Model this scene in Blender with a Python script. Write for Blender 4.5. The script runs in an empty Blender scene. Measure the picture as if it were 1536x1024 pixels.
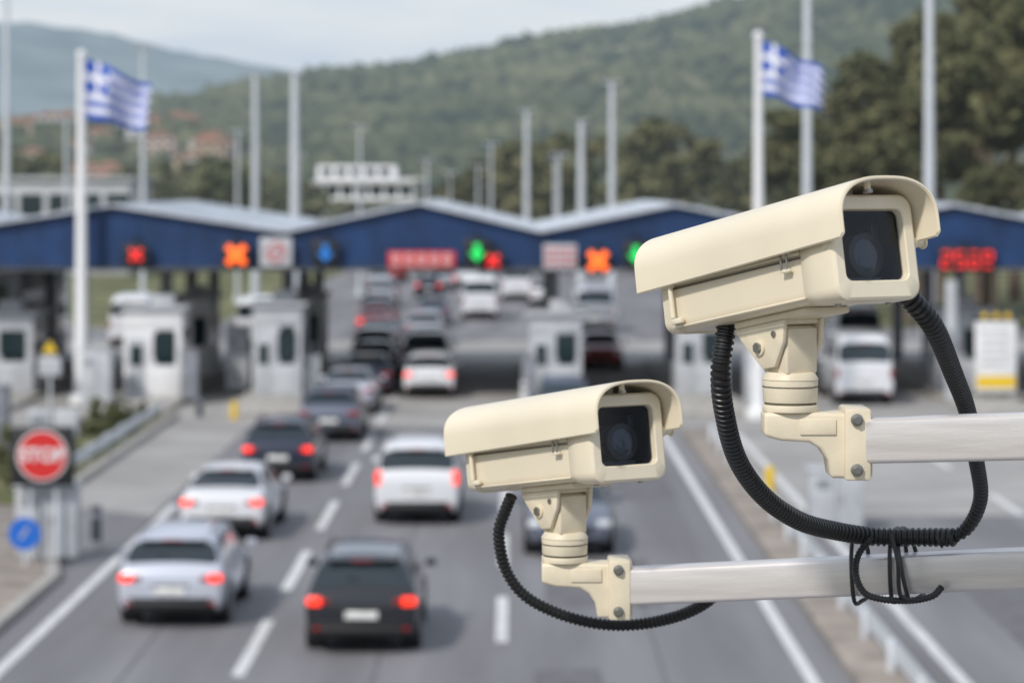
import bpy, bmesh, math, random
import numpy as np
from mathutils import Vector, Matrix, noise
random.seed(7); rng=np.random.default_rng(7)
R=math.radians
scene=bpy.context.scene
scene.view_settings.view_transform='Standard'
scene.view_settings.look='None'
scene.view_settings.exposure=0

# ------------------------------------------------------------ materials
def mat(name,col,rough=.6,metal=0,var=0.0,scale=5,bump=0,bscale=40,emit=None,es=0,stretch=None,col2=None,detail=6,coat=0,spec=None,lo=.35,hi=.65):
    m=bpy.data.materials.new(name); m.use_nodes=True
    nt=m.node_tree; b=nt.nodes['Principled BSDF']
    b.inputs['Base Color'].default_value=(*col,1); b.inputs['Roughness'].default_value=rough
    b.inputs['Metallic'].default_value=metal
    if coat: b.inputs['Coat Weight'].default_value=coat; b.inputs['Coat Roughness'].default_value=.05
    if spec is not None: b.inputs['Specular IOR Level'].default_value=spec
    if var or col2 or bump:
        tc=nt.nodes.new('ShaderNodeTexCoord'); mp=nt.nodes.new('ShaderNodeMapping')
        nt.links.new(tc.outputs['Object'],mp.inputs[0])
        if stretch: mp.inputs['Scale'].default_value=stretch
    if var or col2:
        n=nt.nodes.new('ShaderNodeTexNoise'); n.inputs['Scale'].default_value=scale; n.inputs['Detail'].default_value=detail
        nt.links.new(mp.outputs[0],n.inputs['Vector'])
        r=nt.nodes.new('ShaderNodeValToRGB'); nt.links.new(n.outputs['Fac'],r.inputs[0])
        c1=tuple(c*(1-var) for c in col); c2=col2 or tuple(min(1,c*(1+var)) for c in col)
        r.color_ramp.elements[0].position=lo; r.color_ramp.elements[1].position=hi
        r.color_ramp.elements[0].color=(*c1,1); r.color_ramp.elements[1].color=(*c2,1)
        nt.links.new(r.outputs[0],b.inputs['Base Color'])
    if bump:
        n2=nt.nodes.new('ShaderNodeTexNoise'); n2.inputs['Scale'].default_value=bscale; n2.inputs['Detail'].default_value=4
        nt.links.new(mp.outputs[0],n2.inputs['Vector'])
        bp=nt.nodes.new('ShaderNodeBump'); bp.inputs['Strength'].default_value=bump; bp.inputs['Distance'].default_value=.01
        nt.links.new(n2.outputs['Fac'],bp.inputs['Height']); nt.links.new(bp.outputs[0],b.inputs['Normal'])
    if emit:
        b.inputs['Emission Color'].default_value=(*emit,1); b.inputs['Emission Strength'].default_value=es
    return m
def haze_glow(m,y0,y1,s0,s1,col=(.37,.46,.56)):
    # haze imitated by a faint material glow that rises with distance along the valley
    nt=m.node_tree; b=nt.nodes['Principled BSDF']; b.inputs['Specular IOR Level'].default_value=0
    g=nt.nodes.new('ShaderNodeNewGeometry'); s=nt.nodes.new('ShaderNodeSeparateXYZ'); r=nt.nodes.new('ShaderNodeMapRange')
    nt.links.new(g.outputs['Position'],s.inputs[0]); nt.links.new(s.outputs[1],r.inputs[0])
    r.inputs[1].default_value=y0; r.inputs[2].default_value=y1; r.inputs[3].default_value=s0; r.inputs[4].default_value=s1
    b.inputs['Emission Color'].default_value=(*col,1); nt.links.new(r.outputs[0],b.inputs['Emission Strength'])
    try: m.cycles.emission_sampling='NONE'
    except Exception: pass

cream=mat('cream_powder_coat',(.77,.685,.525),.34,0,var=.04,scale=6,bump=.06,bscale=900,coat=.15)
cream2=mat('cream_cast_metal',(.72,.635,.48),.42,0,var=.07,scale=25,bump=.10,bscale=500)
alu=mat('brushed_aluminium',(.70,.665,.65),.36,.45,var=.09,scale=9,stretch=(.6,9,9),bump=.05,bscale=60)
blackrub=mat('black_conduit',(.012,.012,.013),.36,0,var=.2,scale=40)
blackin=mat('black_interior',(.008,.009,.012),.6)
lensbody=mat('lens_barrel',(.03,.033,.04),.3)
steel=mat('bolt_steel',(.32,.31,.29),.35,.9)
darkseam=mat('seam_dark',(.12,.10,.07),.7)
lensg=mat('lens_glass',(.03,.05,.08),.04,0,coat=1)
pane=bpy.data.materials.new('window_pane'); pane.use_nodes=True
nt=pane.node_tree; nt.nodes.clear()
o=nt.nodes.new('ShaderNodeOutputMaterial'); mx=nt.nodes.new('ShaderNodeMixShader'); t=nt.nodes.new('ShaderNodeBsdfTransparent'); g=nt.nodes.new('ShaderNodeBsdfGlossy')
t.inputs[0].default_value=(.62,.66,.72,1); g.inputs['Roughness'].default_value=.02; mx.inputs[0].default_value=.045
nt.links.new(t.outputs[0],mx.inputs[1]); nt.links.new(g.outputs[0],mx.inputs[2]); nt.links.new(mx.outputs[0],o.inputs[0])

asphalt=mat('asphalt',(.185,.182,.192),.85,0,var=.20,scale=.7,stretch=(1,.08,1),bump=.3,bscale=30,detail=9)
patchm=mat('asphalt_patch',(.135,.132,.14),.88,0,var=.15,scale=2,detail=8)
concrete=mat('concrete_paving',(.32,.31,.30),.85,0,var=.16,scale=.35,detail=9)
sidewalk_m=mat('pavement_slabs',(.29,.25,.215),.85,0,var=.25,scale=1.2,detail=8)
kerbm=mat('kerb_concrete',(.36,.345,.32),.8,0,var=.15,scale=3)
paint_w=mat('road_paint',(.60,.60,.60),.7,0,var=.28,scale=7,detail=9)
grassm=mat('grass',(.07,.095,.03),.9,0,var=.35,scale=.25,col2=(.19,.18,.08),detail=8)
white=mat('white_paint',(.72,.72,.73),.5,0,var=.06,scale=2)
lgrey=mat('light_grey_paint',(.46,.475,.50),.5,0,var=.12,scale=2)
mgrey=mat('mid_grey_paint',(.24,.25,.28),.5,0,var=.15,scale=2)
dgrey=mat('dark_grey_metal',(.05,.06,.075),.5,0,var=.2,scale=2)
blackp=mat('black_panel',(.015,.016,.018),.45)
bluefas=mat('canopy_blue_cladding',(.008,.036,.115),.5,0,var=.25,scale=.8)
roofm=mat('roof_sheet',(.52,.56,.61),.45,0,var=.1,scale=.6,stretch=(1,.2,1))
wglass=mat('dark_window_glass',(.02,.035,.04),.08)
yellow=mat('yellow_paint',(.75,.50,.02),.5); redp=mat('red_paint',(.60,.02,.02),.5); bluep=mat('blue_paint',(.01,.13,.55),.5)
pole=mat('galvanised_pole',(.60,.63,.67),.45,.1,var=.06,scale=1)
polew=mat('white_pole',(.80,.80,.81),.4)
ered=mat('led_red',(.3,.01,.01),.5,emit=(1,.03,.03),es=1.1)
eor=mat('led_orange',(.3,.06,.01),.5,emit=(1,.13,.015),es=2.0)
egr=mat('led_green',(.01,.3,.05),.5,emit=(.02,.8,.16),es=1.0)
ebl=mat('led_blue',(.01,.1,.3),.5,emit=(.03,.25,.8),es=.5)
flagb=mat('flag_blue',(.02,.09,.46),.7); flagw=mat('flag_white',(.8,.8,.84),.7)

# ------------------------------------------------------------ mesh builder
def link(ob):
    scene.collection.objects.link(ob); return ob
def empty(name,loc=(0,0,0)):
    e=bpy.data.objects.new(name,None); e.location=loc; e.empty_display_size=.3; return link(e)
class MB:
    def __init__(s): s.bm=bmesh.new()
    def add(s,tb,m,M=None):
        for f in tb.faces: f.material_index=m; f.smooth=True
        if M is not None: tb.transform(M)
        me=bpy.data.meshes.new('t'); tb.to_mesh(me); tb.free(); s.bm.from_mesh(me); bpy.data.meshes.remove(me)
    def bev(s,tb,b,seg=2,ang=35):
        if b:
            es=[e for e in tb.edges if len(e.link_faces)==2 and e.calc_face_angle(0)>R(ang)]
            if es: bmesh.ops.bevel(tb,geom=es,offset=b,segments=seg,affect='EDGES',profile=.5)
    def box(s,c,sz,m=0,b=0,rot=None,M=None,seg=2):
        tb=bmesh.new(); bmesh.ops.create_cube(tb,size=1)
        bmesh.ops.scale(tb,vec=sz,verts=tb.verts); s.bev(tb,b,seg)
        T=Matrix.Translation(c)
        if rot is not None: T=T@rot
        if M is not None: T=M@T
        s.add(tb,m,T)
    def cyl(s,p0,p1,r0,r1=None,m=0,n=20,b=0,M=None):
        r1=r0 if r1 is None else r1
        p0=Vector(p0);p1=Vector(p1); d=p1-p0
        tb=bmesh.new(); bmesh.ops.create_cone(tb,cap_ends=True,segments=n,radius1=r0,radius2=r1,depth=d.length)
        s.bev(tb,b,2,50)
        T=Matrix.Translation((p0+p1)/2)@d.to_track_quat('Z','Y').to_matrix().to_4x4()
        if M is not None: T=M@T
        s.add(tb,m,T)
    def prism(s,pts,t,m=0,b=0,M=None,seg=2,y0=None):
        a=-t/2 if y0 is None else y0
        tb=bmesh.new(); v=[tb.verts.new((x,a,z)) for x,z in pts]; w=[tb.verts.new((x,a+t,z)) for x,z in pts]
        n=len(pts); tb.faces.new(v); tb.faces.new(w[::-1])
        for i in range(n): tb.faces.new((v[i],w[i],w[(i+1)%n],v[(i+1)%n]))
        bmesh.ops.recalc_face_normals(tb,faces=tb.faces); s.bev(tb,b,seg); s.add(tb,m,M)
    def loft(s,rings,m=0,caps=(True,True),b=0,M=None,recalc=True):
        tb=bmesh.new(); V=[[tb.verts.new(p) for p in r] for r in rings]; n=len(rings[0])
        for a,c in zip(V,V[1:]):
            for i in range(n): tb.faces.new((a[i],a[(i+1)%n],c[(i+1)%n],c[i]))
        if caps[0]: tb.faces.new(V[0][::-1])
        if caps[1]: tb.faces.new(V[-1])
        if recalc: bmesh.ops.recalc_face_normals(tb,faces=tb.faces)
        s.bev(tb,b); s.add(tb,m,M)
    def quad(s,pts,m=0):
        tb=bmesh.new(); tb.faces.new([tb.verts.new(p) for p in pts]); s.add(tb,m)
    def obj(s,name,mats,parent=None,M=None,sharp=35):
        me=bpy.data.meshes.new(name); s.bm.to_mesh(me); s.bm.free()
        for m in mats: me.materials.append(m)
        try: me.set_sharp_from_angle(angle=R(sharp))
        except Exception: pass
        ob=link(bpy.data.objects.new(name,me))
        if parent: ob.parent=parent
        if M is not None: ob.matrix_local=M
        return ob
def rr(x,hw,z0,z1,r,n=5):
    pts=[]
    for cx,cz,a0 in ((hw-r,z1-r,0),(-hw+r,z1-r,90),(-hw+r,z0+r,180),(hw-r,z0+r,270)):
        for i in range(n+1):
            a=R(a0+90*i/n); pts.append((x,cx+r*math.cos(a),cz+r*math.sin(a)))
    return pts
def catmull(P,k=14):
    P=[Vector(p) for p in P]; P=[2*P[0]-P[1]]+P+[2*P[-1]-P[-2]]; out=[]
    for i in range(1,len(P)-2):
        a,b,c,d=P[i-1:i+3]
        for j in range(k):
            t=j/k; out.append(.5*((2*b)+(c-a)*t+(2*a-5*b+4*c-d)*t*t+(3*b-a-3*c+d)*t**3))
    out.append(P[-2]); return out
def tube(mb,P,r,m=0,period=0,amp=0,n=14,r_end=None):
    C=catmull(P,30); L=[0]
    for a,b in zip(C,C[1:]): L.append(L[-1]+(b-a).length)
    tot=L[-1]; step=(period/6) if period else max(.006,tot/60); k=max(8,int(tot/step)); S=[]
    j=0
    for i in range(k+1):
        d=tot*i/k
        while j<len(L)-2 and L[j+1]<d: j+=1
        t=(d-L[j])/max(1e-9,L[j+1]-L[j]); S.append((C[j].lerp(C[j+1],min(1,t)),d))
    rings=[]; up=None
    for i,(p,d) in enumerate(S):
        tn=(S[min(i+1,k)][0]-S[max(i-1,0)][0]).normalized()
        if up is None: up=tn.orthogonal().normalized()
        up=(up-tn*up.dot(tn)).normalized(); bi=tn.cross(up)
        ph=(d/period)%1 if period else 0
        rad=r if r_end is None else r+(r_end-r)*d/tot
        rad*=(1+(amp if ph<.5 else -amp)) if period else 1
        rings.append([p+rad*(math.cos(2*math.pi*q/n)*up+math.sin(2*math.pi*q/n)*bi) for q in range(n)])
    mb.loft(rings,m)

# ------------------------------------------------------------ security cameras (metres)
def security_camera(origin,yaw,pitch,hsplit=.19,arm_len=.125,col_drop=0.0):
    root=empty('security_camera',origin)
    Mh=Matrix.Rotation(R(-yaw),4,'Z')@Matrix.Rotation(R(-pitch),4,'Y')
    b=MB()
    b.loft([rr(-.384,.050,-.055,.045,.012),rr(-.380,.0585,-.063,.052,.015),rr(-.352,.0615,-.0665,.055,.016),rr(-.350,.0595,-.064,.055,.016),
            rr(-.075,.0595,-.064,.055,.016),rr(-.070,.0625,-.0665,.058,.016),rr(-.045,.0665,-.070,.060,.018),
            rr(-.006,.0675,-.0710,.062,.019),rr(-.002,.0660,-.0695,.0605,.018),rr(0,.0630,-.0665,.058,.017),
            rr(0,.0510,-.0475,.0445,.011),rr(-.0015,.0495,-.046,.043,.010),rr(-.012,.0485,-.045,.042,.010)],0,caps=(True,False),recalc=False)
    for sg in (-1,1):
        b.box((-.215,sg*.0615,.000),(.285,.005,.006),0,.0015)
        b.box((-.215,sg*.0605,-.006),(.285,.004,.002),1)
        b.box((-.215,sg*.0605,-.057),(.285,.0035,.003),0,.001)
        b.box((-.352,sg*.066,.001),(.022,.006,.012),0,.002)
        b.cyl((-.347,sg*.068,.0),(-.347,sg*.068,-.045),.0035,m=0,n=10)
        b.box((-.340,sg*.066,-.050),(.022,.007,.008),0,.002)
        b.box((-.098,sg*.064,.004),(.018,.007,.008),0,.002)
        b.cyl((-.104,sg*.068,.006),(-.104,sg*.068,-.018),.0016,m=2,n=8)
        b.cyl((-.092,sg*.068,.006),(-.092,sg*.068,-.018),.0016,m=2,n=8)
        b.box((-.098,sg*.066,-.019),(.018,.006,.004),0,.001)
    b.cyl((-.014,.065,.002),(-.014,.075,.002),.0085,m=0,n=16,b=.001)
    b.cyl((-.014,.075,.002),(-.014,.088,.002),.0060,m=0,n=12,b=.001)
    b.cyl((-.014,.088,.002),(-.014,.091,.002),.0085,m=0,n=16,b=.001)
    b.cyl((-.014,-.0655,.002),(-.014,-.069,.002),.0065,m=0,n=16,b=.001)
    for x,y in ((-.035,.04),(-.035,-.04)): b.cyl((x,y,-.0692),(x,y,-.073),.004,m=2,n=12)
    b.obj('housing',[cream,darkseam,steel],root,Mh,30)
    b=MB()
    b.loft([rr(-.0122,.0484,-.0449,.0419,.010),rr(-.16,.046,-.044,.041,.010)],0,caps=(False,True),recalc=False)
    b.cyl((-.034,.010,-.010),(-.15,.004,-.008),.026,.026,m=1,n=36,b=.002)
    for x in (-.045,-.060,-.075): b.cyl((x,.009,-.010),(x-.008,.009,-.010),.0275,.0275,m=1,n=36,b=.001)
    b.cyl((-.030,.010,-.010),(-.0335,.010,-.010),.0285,.0285,m=1,n=36,b=.001)
    b.cyl((-.0285,.010,-.010),(-.0298,.010,-.010),.015,.021,m=2,n=32,b=.0004)
    b.box((-.08,0,-.041),(.10,.06,.005),1)
    b.box((-.05,.036,.02),(.02,.012,.02),1,.002)
    b.obj('lens_unit',[blackin,lensbody,lensg],root,Mh)
    b=MB(); b.quad([(-.010,.0486,-.0452),(-.010,.0486,.0422),(-.010,-.0486,.0422),(-.010,-.0486,-.0452)][::-1])
    b.obj('window_glass',[pane],root,Mh)
    def arch(x,hw,top,low,th,k=0):
        o=[];i=[];N=28
        o.append((x,-hw,low)); i.append((x,-hw+th,low))
        zc=.028
        for j in range(N+1):
            a=math.pi*(1-j/N); c=math.cos(a); sn=math.sin(a); e=.72
            cx=math.copysign(abs(c)**e,c); sz=abs(sn)**.86
            o.append((x,hw*cx,zc+(top-zc)*sz)); i.append((x,(hw-th)*cx,zc+(top-th-zc)*sz))
        o.append((x,hw,low)); i.append((x,hw-th,low))
        return o,i
    tb=bmesh.new(); st=[(-.413,.0775,.076,-.004),(-.20,.0775,.0775,-.001),(.030,.0785,.079,.003),(.036,.0785,.079,.008)]
    rings=[]
    for x,hw,top,low in st:
        o_,i_=arch(x,hw,top,low,.0048); rings.append([tb.verts.new(p) for p in o_+i_[::-1]])
    n=len(rings[0]); h=n//2
    for a,c in zip(rings,rings[1:]):
        for q in range(n): tb.faces.new((a[q],a[(q+1)%n],c[(q+1)%n],c[q]))
    for rg,fl in ((rings[0],1),(rings[-1],0)):
        for q in range(h-1):
            f=(rg[q],rg[q+1],rg[n-2-q],rg[n-1-q]); tb.faces.new(f[::-1] if fl else f)
    bmesh.ops.recalc_face_normals(tb,faces=tb.faces)
    es=[e for e in tb.edges if len(e.link_faces)==2 and e.calc_face_angle(0)>R(50)]
    bmesh.ops.bevel(tb,geom=es,offset=.0014,segments=2,affect='EDGES')
    b=MB(); b.add(tb,0)
    b.cyl((.012,-.012,.077),(.012,-.012,.065),.0045,m=0,n=12); b.cyl((.012,-.012,.065),(.012,-.012,.061),.0065,m=1,n=12)
    for x in (-.05,-.33):
        b.cyl((x,0,.056),(x,0,.074),.012,m=0,n=14)
    b.obj('sunshade',[cream,steel],root,Mh,30)
    b=MB(); x0=-hsplit
    b.box((x0+.008,0,-.0685),(.150,.074,.009),0,.003)
    b.box((x0-.02,0,-.075),(.10,.060,.008),0,.003)
    for sg in (-1,1):
        b.prism([(x0-.075,-.073),(x0+.035,-.073),(x0+.028,-.101),(x0+.005,-.131),(x0-.020,-.131),(x0-.040,-.111)],.007,0,.002,M=Matrix.Translation((0,sg*.030,0)))
        b.cyl((x0-.020,sg*.033,-.103),(x0-.020,sg*.037,-.103),.0105,m=0,n=20,b=.001)
        b.cyl((x0-.020,sg*.036,-.103),(x0-.020,sg*.041,-.103),.007,m=1,n=6)
        b.cyl((x0+.012,sg*.033,-.089),(x0+.012,sg*.036,-.089),.004,m=1,n=12)
    b.obj('tilt_head',[cream2,steel,darkseam],root,Mh)
    b=MB(); c=Mh@Vector((x0,0,-.103)); cx,cy,cz=c
    Y=Matrix.Translation((cx,cy,0))@Matrix.Rotation(R(-yaw),4,'Z')
    zt=cz; zb=cz-.081-col_drop
    b.box((0,0,zt-.006),(.052,.050,.060),0,.004,M=Y)
    b.box((0,0,zt+.016),(.040,.046,.020),0,.003,M=Y)
    b.cyl((cx,cy,zt-.034),(cx,cy,zt-.044),.031,.037,m=0,n=36,b=.001)
    b.cyl((cx,cy,zt-.044),(cx,cy,zb+.012),.036,.035,m=0,n=36,b=.001)
    b.cyl((cx,cy,zb+.012),(cx,cy,zb+.009),.0335,m=1,n=36)
    b.cyl((cx,cy,zb+.009),(cx,cy,zb),.036,m=0,n=36,b=.001)
    b.cyl((cx,cy,zt-.052),(cx,cy,zt-.0535),.0363,m=1,n=36)
    al=arm_len
    poly=[(-.036,0),(al*.35,0),(al*.8,-.001),(al-.012,.004),(al+.010,.004),(al+.010,-.084),(al-.044,-.084),(al-.048,-.060),(al-.058,-.046),(al-.072,-.038),(-.015,-.036),(-.036,-.030)]
    b.prism(poly,.056,0,.005,M=Matrix.Translation((cx,cy,zb)),seg=3)
    b.box((cx+al-.010,cy,zb-.040),(.034,.076,.092),0,.004)
    b.box((cx+al*.35,cy-.029,zb-.018),(al*.5,.003,.020),0,.001)
    for z in (-.008,-.072):
        b.cyl((cx+al-.012,cy-.037,zb+z),(cx+al-.012,cy-.043,zb+z),.008,m=2,n=20,b=.001)
        b.cyl((cx+al-.012,cy-.043,zb+z),(cx+al-.012,cy-.047,zb+z),.005,m=2,n=6)
    b.obj('mounting_bracket',[cream2,darkseam,steel],root)
    return Vector(origin)+Vector((cx+al,cy,zb-.038))

endU=security_camera((.449,3.30,7.330),58,10,arm_len=.093,col_drop=.004)
endL=security_camera((.1735,4.00,7.029),58,8.5,arm_len=.094,col_drop=.0)

def boom(a,bpt,th,length,name='square_boom_arm'):
    a=Vector(a); d=(Vector(bpt)-a).normalized(); m=MB()
    side=Vector((-d.y,d.x,0)).normalized(); up=side.cross(d)*-1
    if up.z<0: up=-up
    M=Matrix((( d.x,side.x,up.x,a.x),(d.y,side.y,up.y,a.y),(d.z,side.z,up.z,a.z),(0,0,0,1)))
    h=th/2; o=rr(0,h,-h,h,.006,3); i=rr(0,h-.003,-h+.003,h-.003,.004,3)
    m.loft([i,o,[(length,p[1],p[2]) for p in o]],0,caps=(True,True))
    m.obj(name,[alu],None,M); return M
MU=boom(endU,(.634,3.28,7.094),.057,.95)
ML=boom(endL,(.735,3.83,6.853),.056,1.25)
for M,l in ((MU,.95),(ML,1.25)):
    p=M@Vector((l,0,0)); m=MB(); m.cyl((p.x,p.y,0),(p.x,p.y,p.z+.35),.07,m=0,n=28); m.box((p.x,p.y,.02),(.4,.4,.04),0,.005)
    m.box((p.x-.05,p.y,p.z),(.12,.16,.14),0,.006); m.obj('steel_post',[pole])

m=MB()
tube(m,[(.284,3.52,7.222),(.275,3.515,7.158),(.283,3.55,7.098),(.3065,3.62,7.029),(.350,3.7,6.970),(.407,3.78,6.927),(.465,3.86,6.903),(.528,3.90,6.889),(.594,3.885,6.890),(.642,3.86,6.893)],.0125,0,.0085,.10,18)
m.obj('cable_conduit',[blackrub])
m=MB()
tube(m,[(.490,3.42,7.29),(.506,3.42,7.262),(.545,3.45,7.219),(.5875,3.55,7.1515),(.624,3.65,7.09),(.653,3.75,7.0156),(.671,3.82,6.953),(.657,3.86,6.905),(.618,3.865,6.885)],.0135,0,.0085,.10,18,r_end=.009)
m.obj('cable_conduit',[blackrub])
m=MB()
tube(m,[(-.001,4.21,6.912),(-.0105,4.22,6.887),(-.021,4.23,6.850),(-.011,4.24,6.795),(.019,4.24,6.752),(.072,4.24,6.723),(.137,4.24,6.706),(.201,4.24,6.705),(.265,4.21,6.724),(.308,4.18,6.752),(.325,4.16,6.78)],.0088,0,.0075,.10,16)
m.obj('cable_conduit',[blackrub])
m=MB()
tube(m,[(.525,3.885,6.89),(.505,3.885,6.865),(.499,3.87,6.838),(.510,3.86,6.813),(.535,3.85,6.805),(.575,3.85,6.803),(.605,3.84,6.811),(.620,3.85,6.822)],.0048,0,.005,.08,10)
tube(m,[(.548,3.86,6.898),(.556,3.845,6.862),(.560,3.845,6.812),(.582,3.845,6.803)],.0032,0,0,0,8)
m.obj('signal_cable',[blackrub])
for k,(xx,tilt) in enumerate(((.455,.06),(.475,-.12),(.395,.04))):
    m=MB(); h=.033
    P=[(-h,-h),(-h,h*.9),(-.016,.062),(.016,.062),(h,h*.9),(h,-h),(0,-h-.004)]
    tube(m,[ML@Vector((xx+tilt*z,-y,z)) for y,z in P+[P[0]]],.0032,0,0,0,8)
    q=ML@Vector((xx,h*.5,.058)); m.box(q,(.012,.010,.010),0,.002)
    m.obj('cable_tie',[blackrub])

# ------------------------------------------------------------ ground, roads
def sheet(name,pts,z,mt):
    m=MB(); m.quad([(x,y,z) for x,y in pts]); return m.obj(name,[mt])
sheet('ground',[(-4000,-300),(4000,-300),(4000,6000),(-4000,6000)],0,grassm)
sheet('road',[(-11,-20),(34,-20),(34,140),(13,140),(9,330),(-13,330),(-16,140),(-30,140),(-30,66),(-11,66)],.004,asphalt)
sheet('plaza_paving',[(-30,82),(34,82),(34,128),(-30,128)],.008,concrete)
sheet('paved_apron',[(6.2,60),(34,60),(34,81.9),(6.2,81.9)],.008,concrete)
sheet('road_shoulder',[(-10.9,62),(-8.1,60),(-8.1,81.9),(-10.9,81.9)],.008,concrete)
m=MB()
for x0,x1,y0,y1 in ((.6,2.7,47,53),(-3.6,-1.9,50,51.3),(2.2,3.9,63,75),(-7.2,-5.6,48.5,50.5),(8.2,10.2,38,52),(-3.4,-.7,70,74),(.3,1.4,36,41)):
    m.quad([(x0,y0,.0085),(x1,y0+.1,.0085),(x1-.05,y1,.0085),(x0+.05,y1-.1,.0085)])
for x,y0,y1 in ((-5.9,20,81),(-2.1,20,81),(2.3,20,81)):
    m.quad([(x-.03,y0,.0085),(x+.03,y0,.0085),(x+.05,y1,.0085),(x-.01,y1,.0085)])
m.obj('asphalt_patches',[patchm])
def slab(mb,pts,z0,z1,mt):
    tb=bmesh.new(); v=[tb.verts.new((x,y,z0)) for x,y in pts]; w=[tb.verts.new((x,y,z1)) for x,y in pts]; n=len(pts)
    tb.faces.new(v[::-1]); tb.faces.new(w)
    for i in range(n): tb.faces.new((v[i],v[(i+1)%n],w[(i+1)%n],w[i]))
    bmesh.ops.recalc_face_normals(tb,faces=tb.faces); mb.bev(tb,.02); mb.add(tb,mt)
m=MB(); slab(m,[(-24,-10),(-8.75,-10),(-8.75,50),(-10.9,61),(-24,61)],0,.13,0)
slab(m,[(-8.74,-10),(-8.5,-10),(-8.5,50.2),(-10.7,61.5),(-10.89,61.3),(-8.74,50)],0,.15,1)
m.obj('pavement',[sidewalk_m,kerbm])
m=MB(); slab(m,[(-13.4,62),(-11.0,62),(-11.0,85.8),(-13.4,85.8)],0,.12,0)
slab(m,[(-10.98,62),(-10.7,62),(-10.7,85.8),(-10.98,85.8)],0,.16,1)
m.obj('verge',[grassm,kerbm])
m=MB(); slab(m,[(5.1,-10),(6.15,-10),(6.15,80),(5.1,80)],0,.13,0); m.obj('median_kerb',[sidewalk_m])
m=MB()
def mark(x,w,y0,y1): m.quad([(x-w/2,y0,.0125),(x+w/2,y0,.0125),(x+w/2,y1,.0125),(x-w/2,y1,.0125)])
mark(-7.84,.2,0,62); mark(4.5,.20,0,86); mark(6.75,.2,0,80)
for k in range(12):
    y=23.1+8.6*k
    if y<92: mark(-4.15,.2,y,y+5.2)
for k in range(6): mark(-.17,.2,17.2+8.7*k,22+8.7*k)
for k in range(6): mark(11.5,.2,20+10*k,24+10*k)
m.obj('road_markings',[paint_w])
def guardrail(x,y0,y1,h=.62):
    m=MB(); pr=[(0,0),(.05,.05),(.05,.12),(0,.16),(.05,.20),(.05,.27),(0,.32),(-.01,.32),(-.01,0)]
    m.loft([[(x+a,y,h-.32+b) for a,b in pr] for y in (y0,(y0+y1)/2,y1)],0)
    y=y0
    while y<=y1: m.box((x-.07,y,h/2),(.10,.12,h),0,.01); y+=3
    m.obj('guardrail',[pole])
guardrail(5.75,10,76); guardrail(-11.2,62,85,.55)
m=MB()
for x,w in ((-12.5,2.6),(-8.1,2.5),(1.5,2.4),(6.6,2.2),(16,2.4),(-18,3)): slab(m,[(x-w/2,86),(x+w/2,86),(x+w/2,112),(x-w/2,112)],0,.18,0)
m.obj('toll_island',[kerbm])

# ------------------------------------------------------------ toll canopy
nodes=[(-24.3,6.7),(-19.5,5.8),(-13.75,6.7),(-7.8,5.8),(-3.2,6.78),(1.0,5.8),(5.6,6.72),(10.3,5.8),(15.2,6.72),(20,5.8),(25,6.7),(30,5.8)]
root=empty('toll_plaza_canopy',(0,92,0)); m=MB(); D=22
for (x0,z0),(x1,z1) in zip(nodes,nodes[1:]):
    for yy in (0,D): m.prism([(x0,4.62),(x1,4.62),(x1,z1),(x0,z0)],.25,0,M=Matrix.Translation((0,yy,0)))
    n=int((x1-x0)/.75)
    for i in range(1,n):
        x=x0+(x1-x0)*i/n; zt=z0+(z1-z0)*i/n; m.box((x,-.135,(4.62+zt)/2),(.05,.02,zt-4.66),0)
    ang=math.atan2(z1-z0,x1-x0); L=math.hypot(x1-x0,z1-z0)
    Rt=Matrix.Rotation(-ang,4,'Y')
    m.box(((x0+x1)/2,D/2,(z0+z1)/2+.06),(L,D+.6,.10),1,rot=Rt)
    m.box(((x0+x1)/2,-.36,(z0+z1)/2+.07),(L,.10,.08),1,rot=Rt)
    for i in range(0,int(L/.6)):
        t=(i+.5)*.6/L; m.box((x0+(x1-x0)*t,D/2,z0+(z1-z0)*t+.13),(.06,D+.6,.05),1,rot=Rt)
m.box((2.8,D/2,4.55),(54,D-.4,.1),2)
m.box((2.8,-.16,4.60),(54,.1,.10),3)
for x in (-18,-12.5,-8.1,1.5,6.6,16.2):
    for yy in (4.5,12,20): m.box((x,yy,2.3),(.4,.4,4.39),4,.02)
m.obj('canopy_structure',[bluefas,roofm,white,dgrey,mgrey],root)

def sig(name,x,z,kind,em,w=.95,h=.85):
    m=MB(); m.box((0,0,0),(w,.22,h),0,.02); m.box((0,.14,h/2+.1),(.1,.08,.3),0)
    y=-.13
    if kind=='x':
        for a in (45,-45): m.box((0,y-.004*(a>0),0),(.85,.04,.22),1,.01,rot=Matrix.Rotation(R(a),4,'Y'))
    elif kind=='down':
        m.box((0,y,.12),(.2,.04,.35),1); m.prism([(-.28,0),(.28,0),(0,-.32)],.04,1,M=Matrix.Translation((0,y,0)))
    elif kind=='dot':
        for a in (45,-45): m.box((0,y-.004*(a>0),0),(.55,.04,.13),1,.01,rot=Matrix.Rotation(R(a),4,'Y'))
    elif kind=='text':
        for i in range(4):
            cx=-w/2+w*(i+.5)/4; s=w/5.2
            for a,b_,c,d in [(0,.26,s*.8,.07),(0,0,s*.8,.07),(0,-.26,s*.8,.07)]: m.box((cx+a,y,b_),(c,.03,d),1)
            m.box((cx-s*.4,y-.002,(.13 if i%2 else -.13)),(.07,.03,.27),1); m.box((cx+s*.4,y-.002,(.13 if i in(0,3) else -.13)),(.07,.03,.27),1)
    ob=m.obj(name,[blackp,em]); ob.location=(x,91.55,z); return ob
sig('lane_signal',-12.9,5.06,'dot',ered,.9,.75); sig('lane_signal',-9.46,5.06,'x',eor); sig('lane_arrow_sign',-6.4,5.14,'down',ebl,.9)
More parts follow.
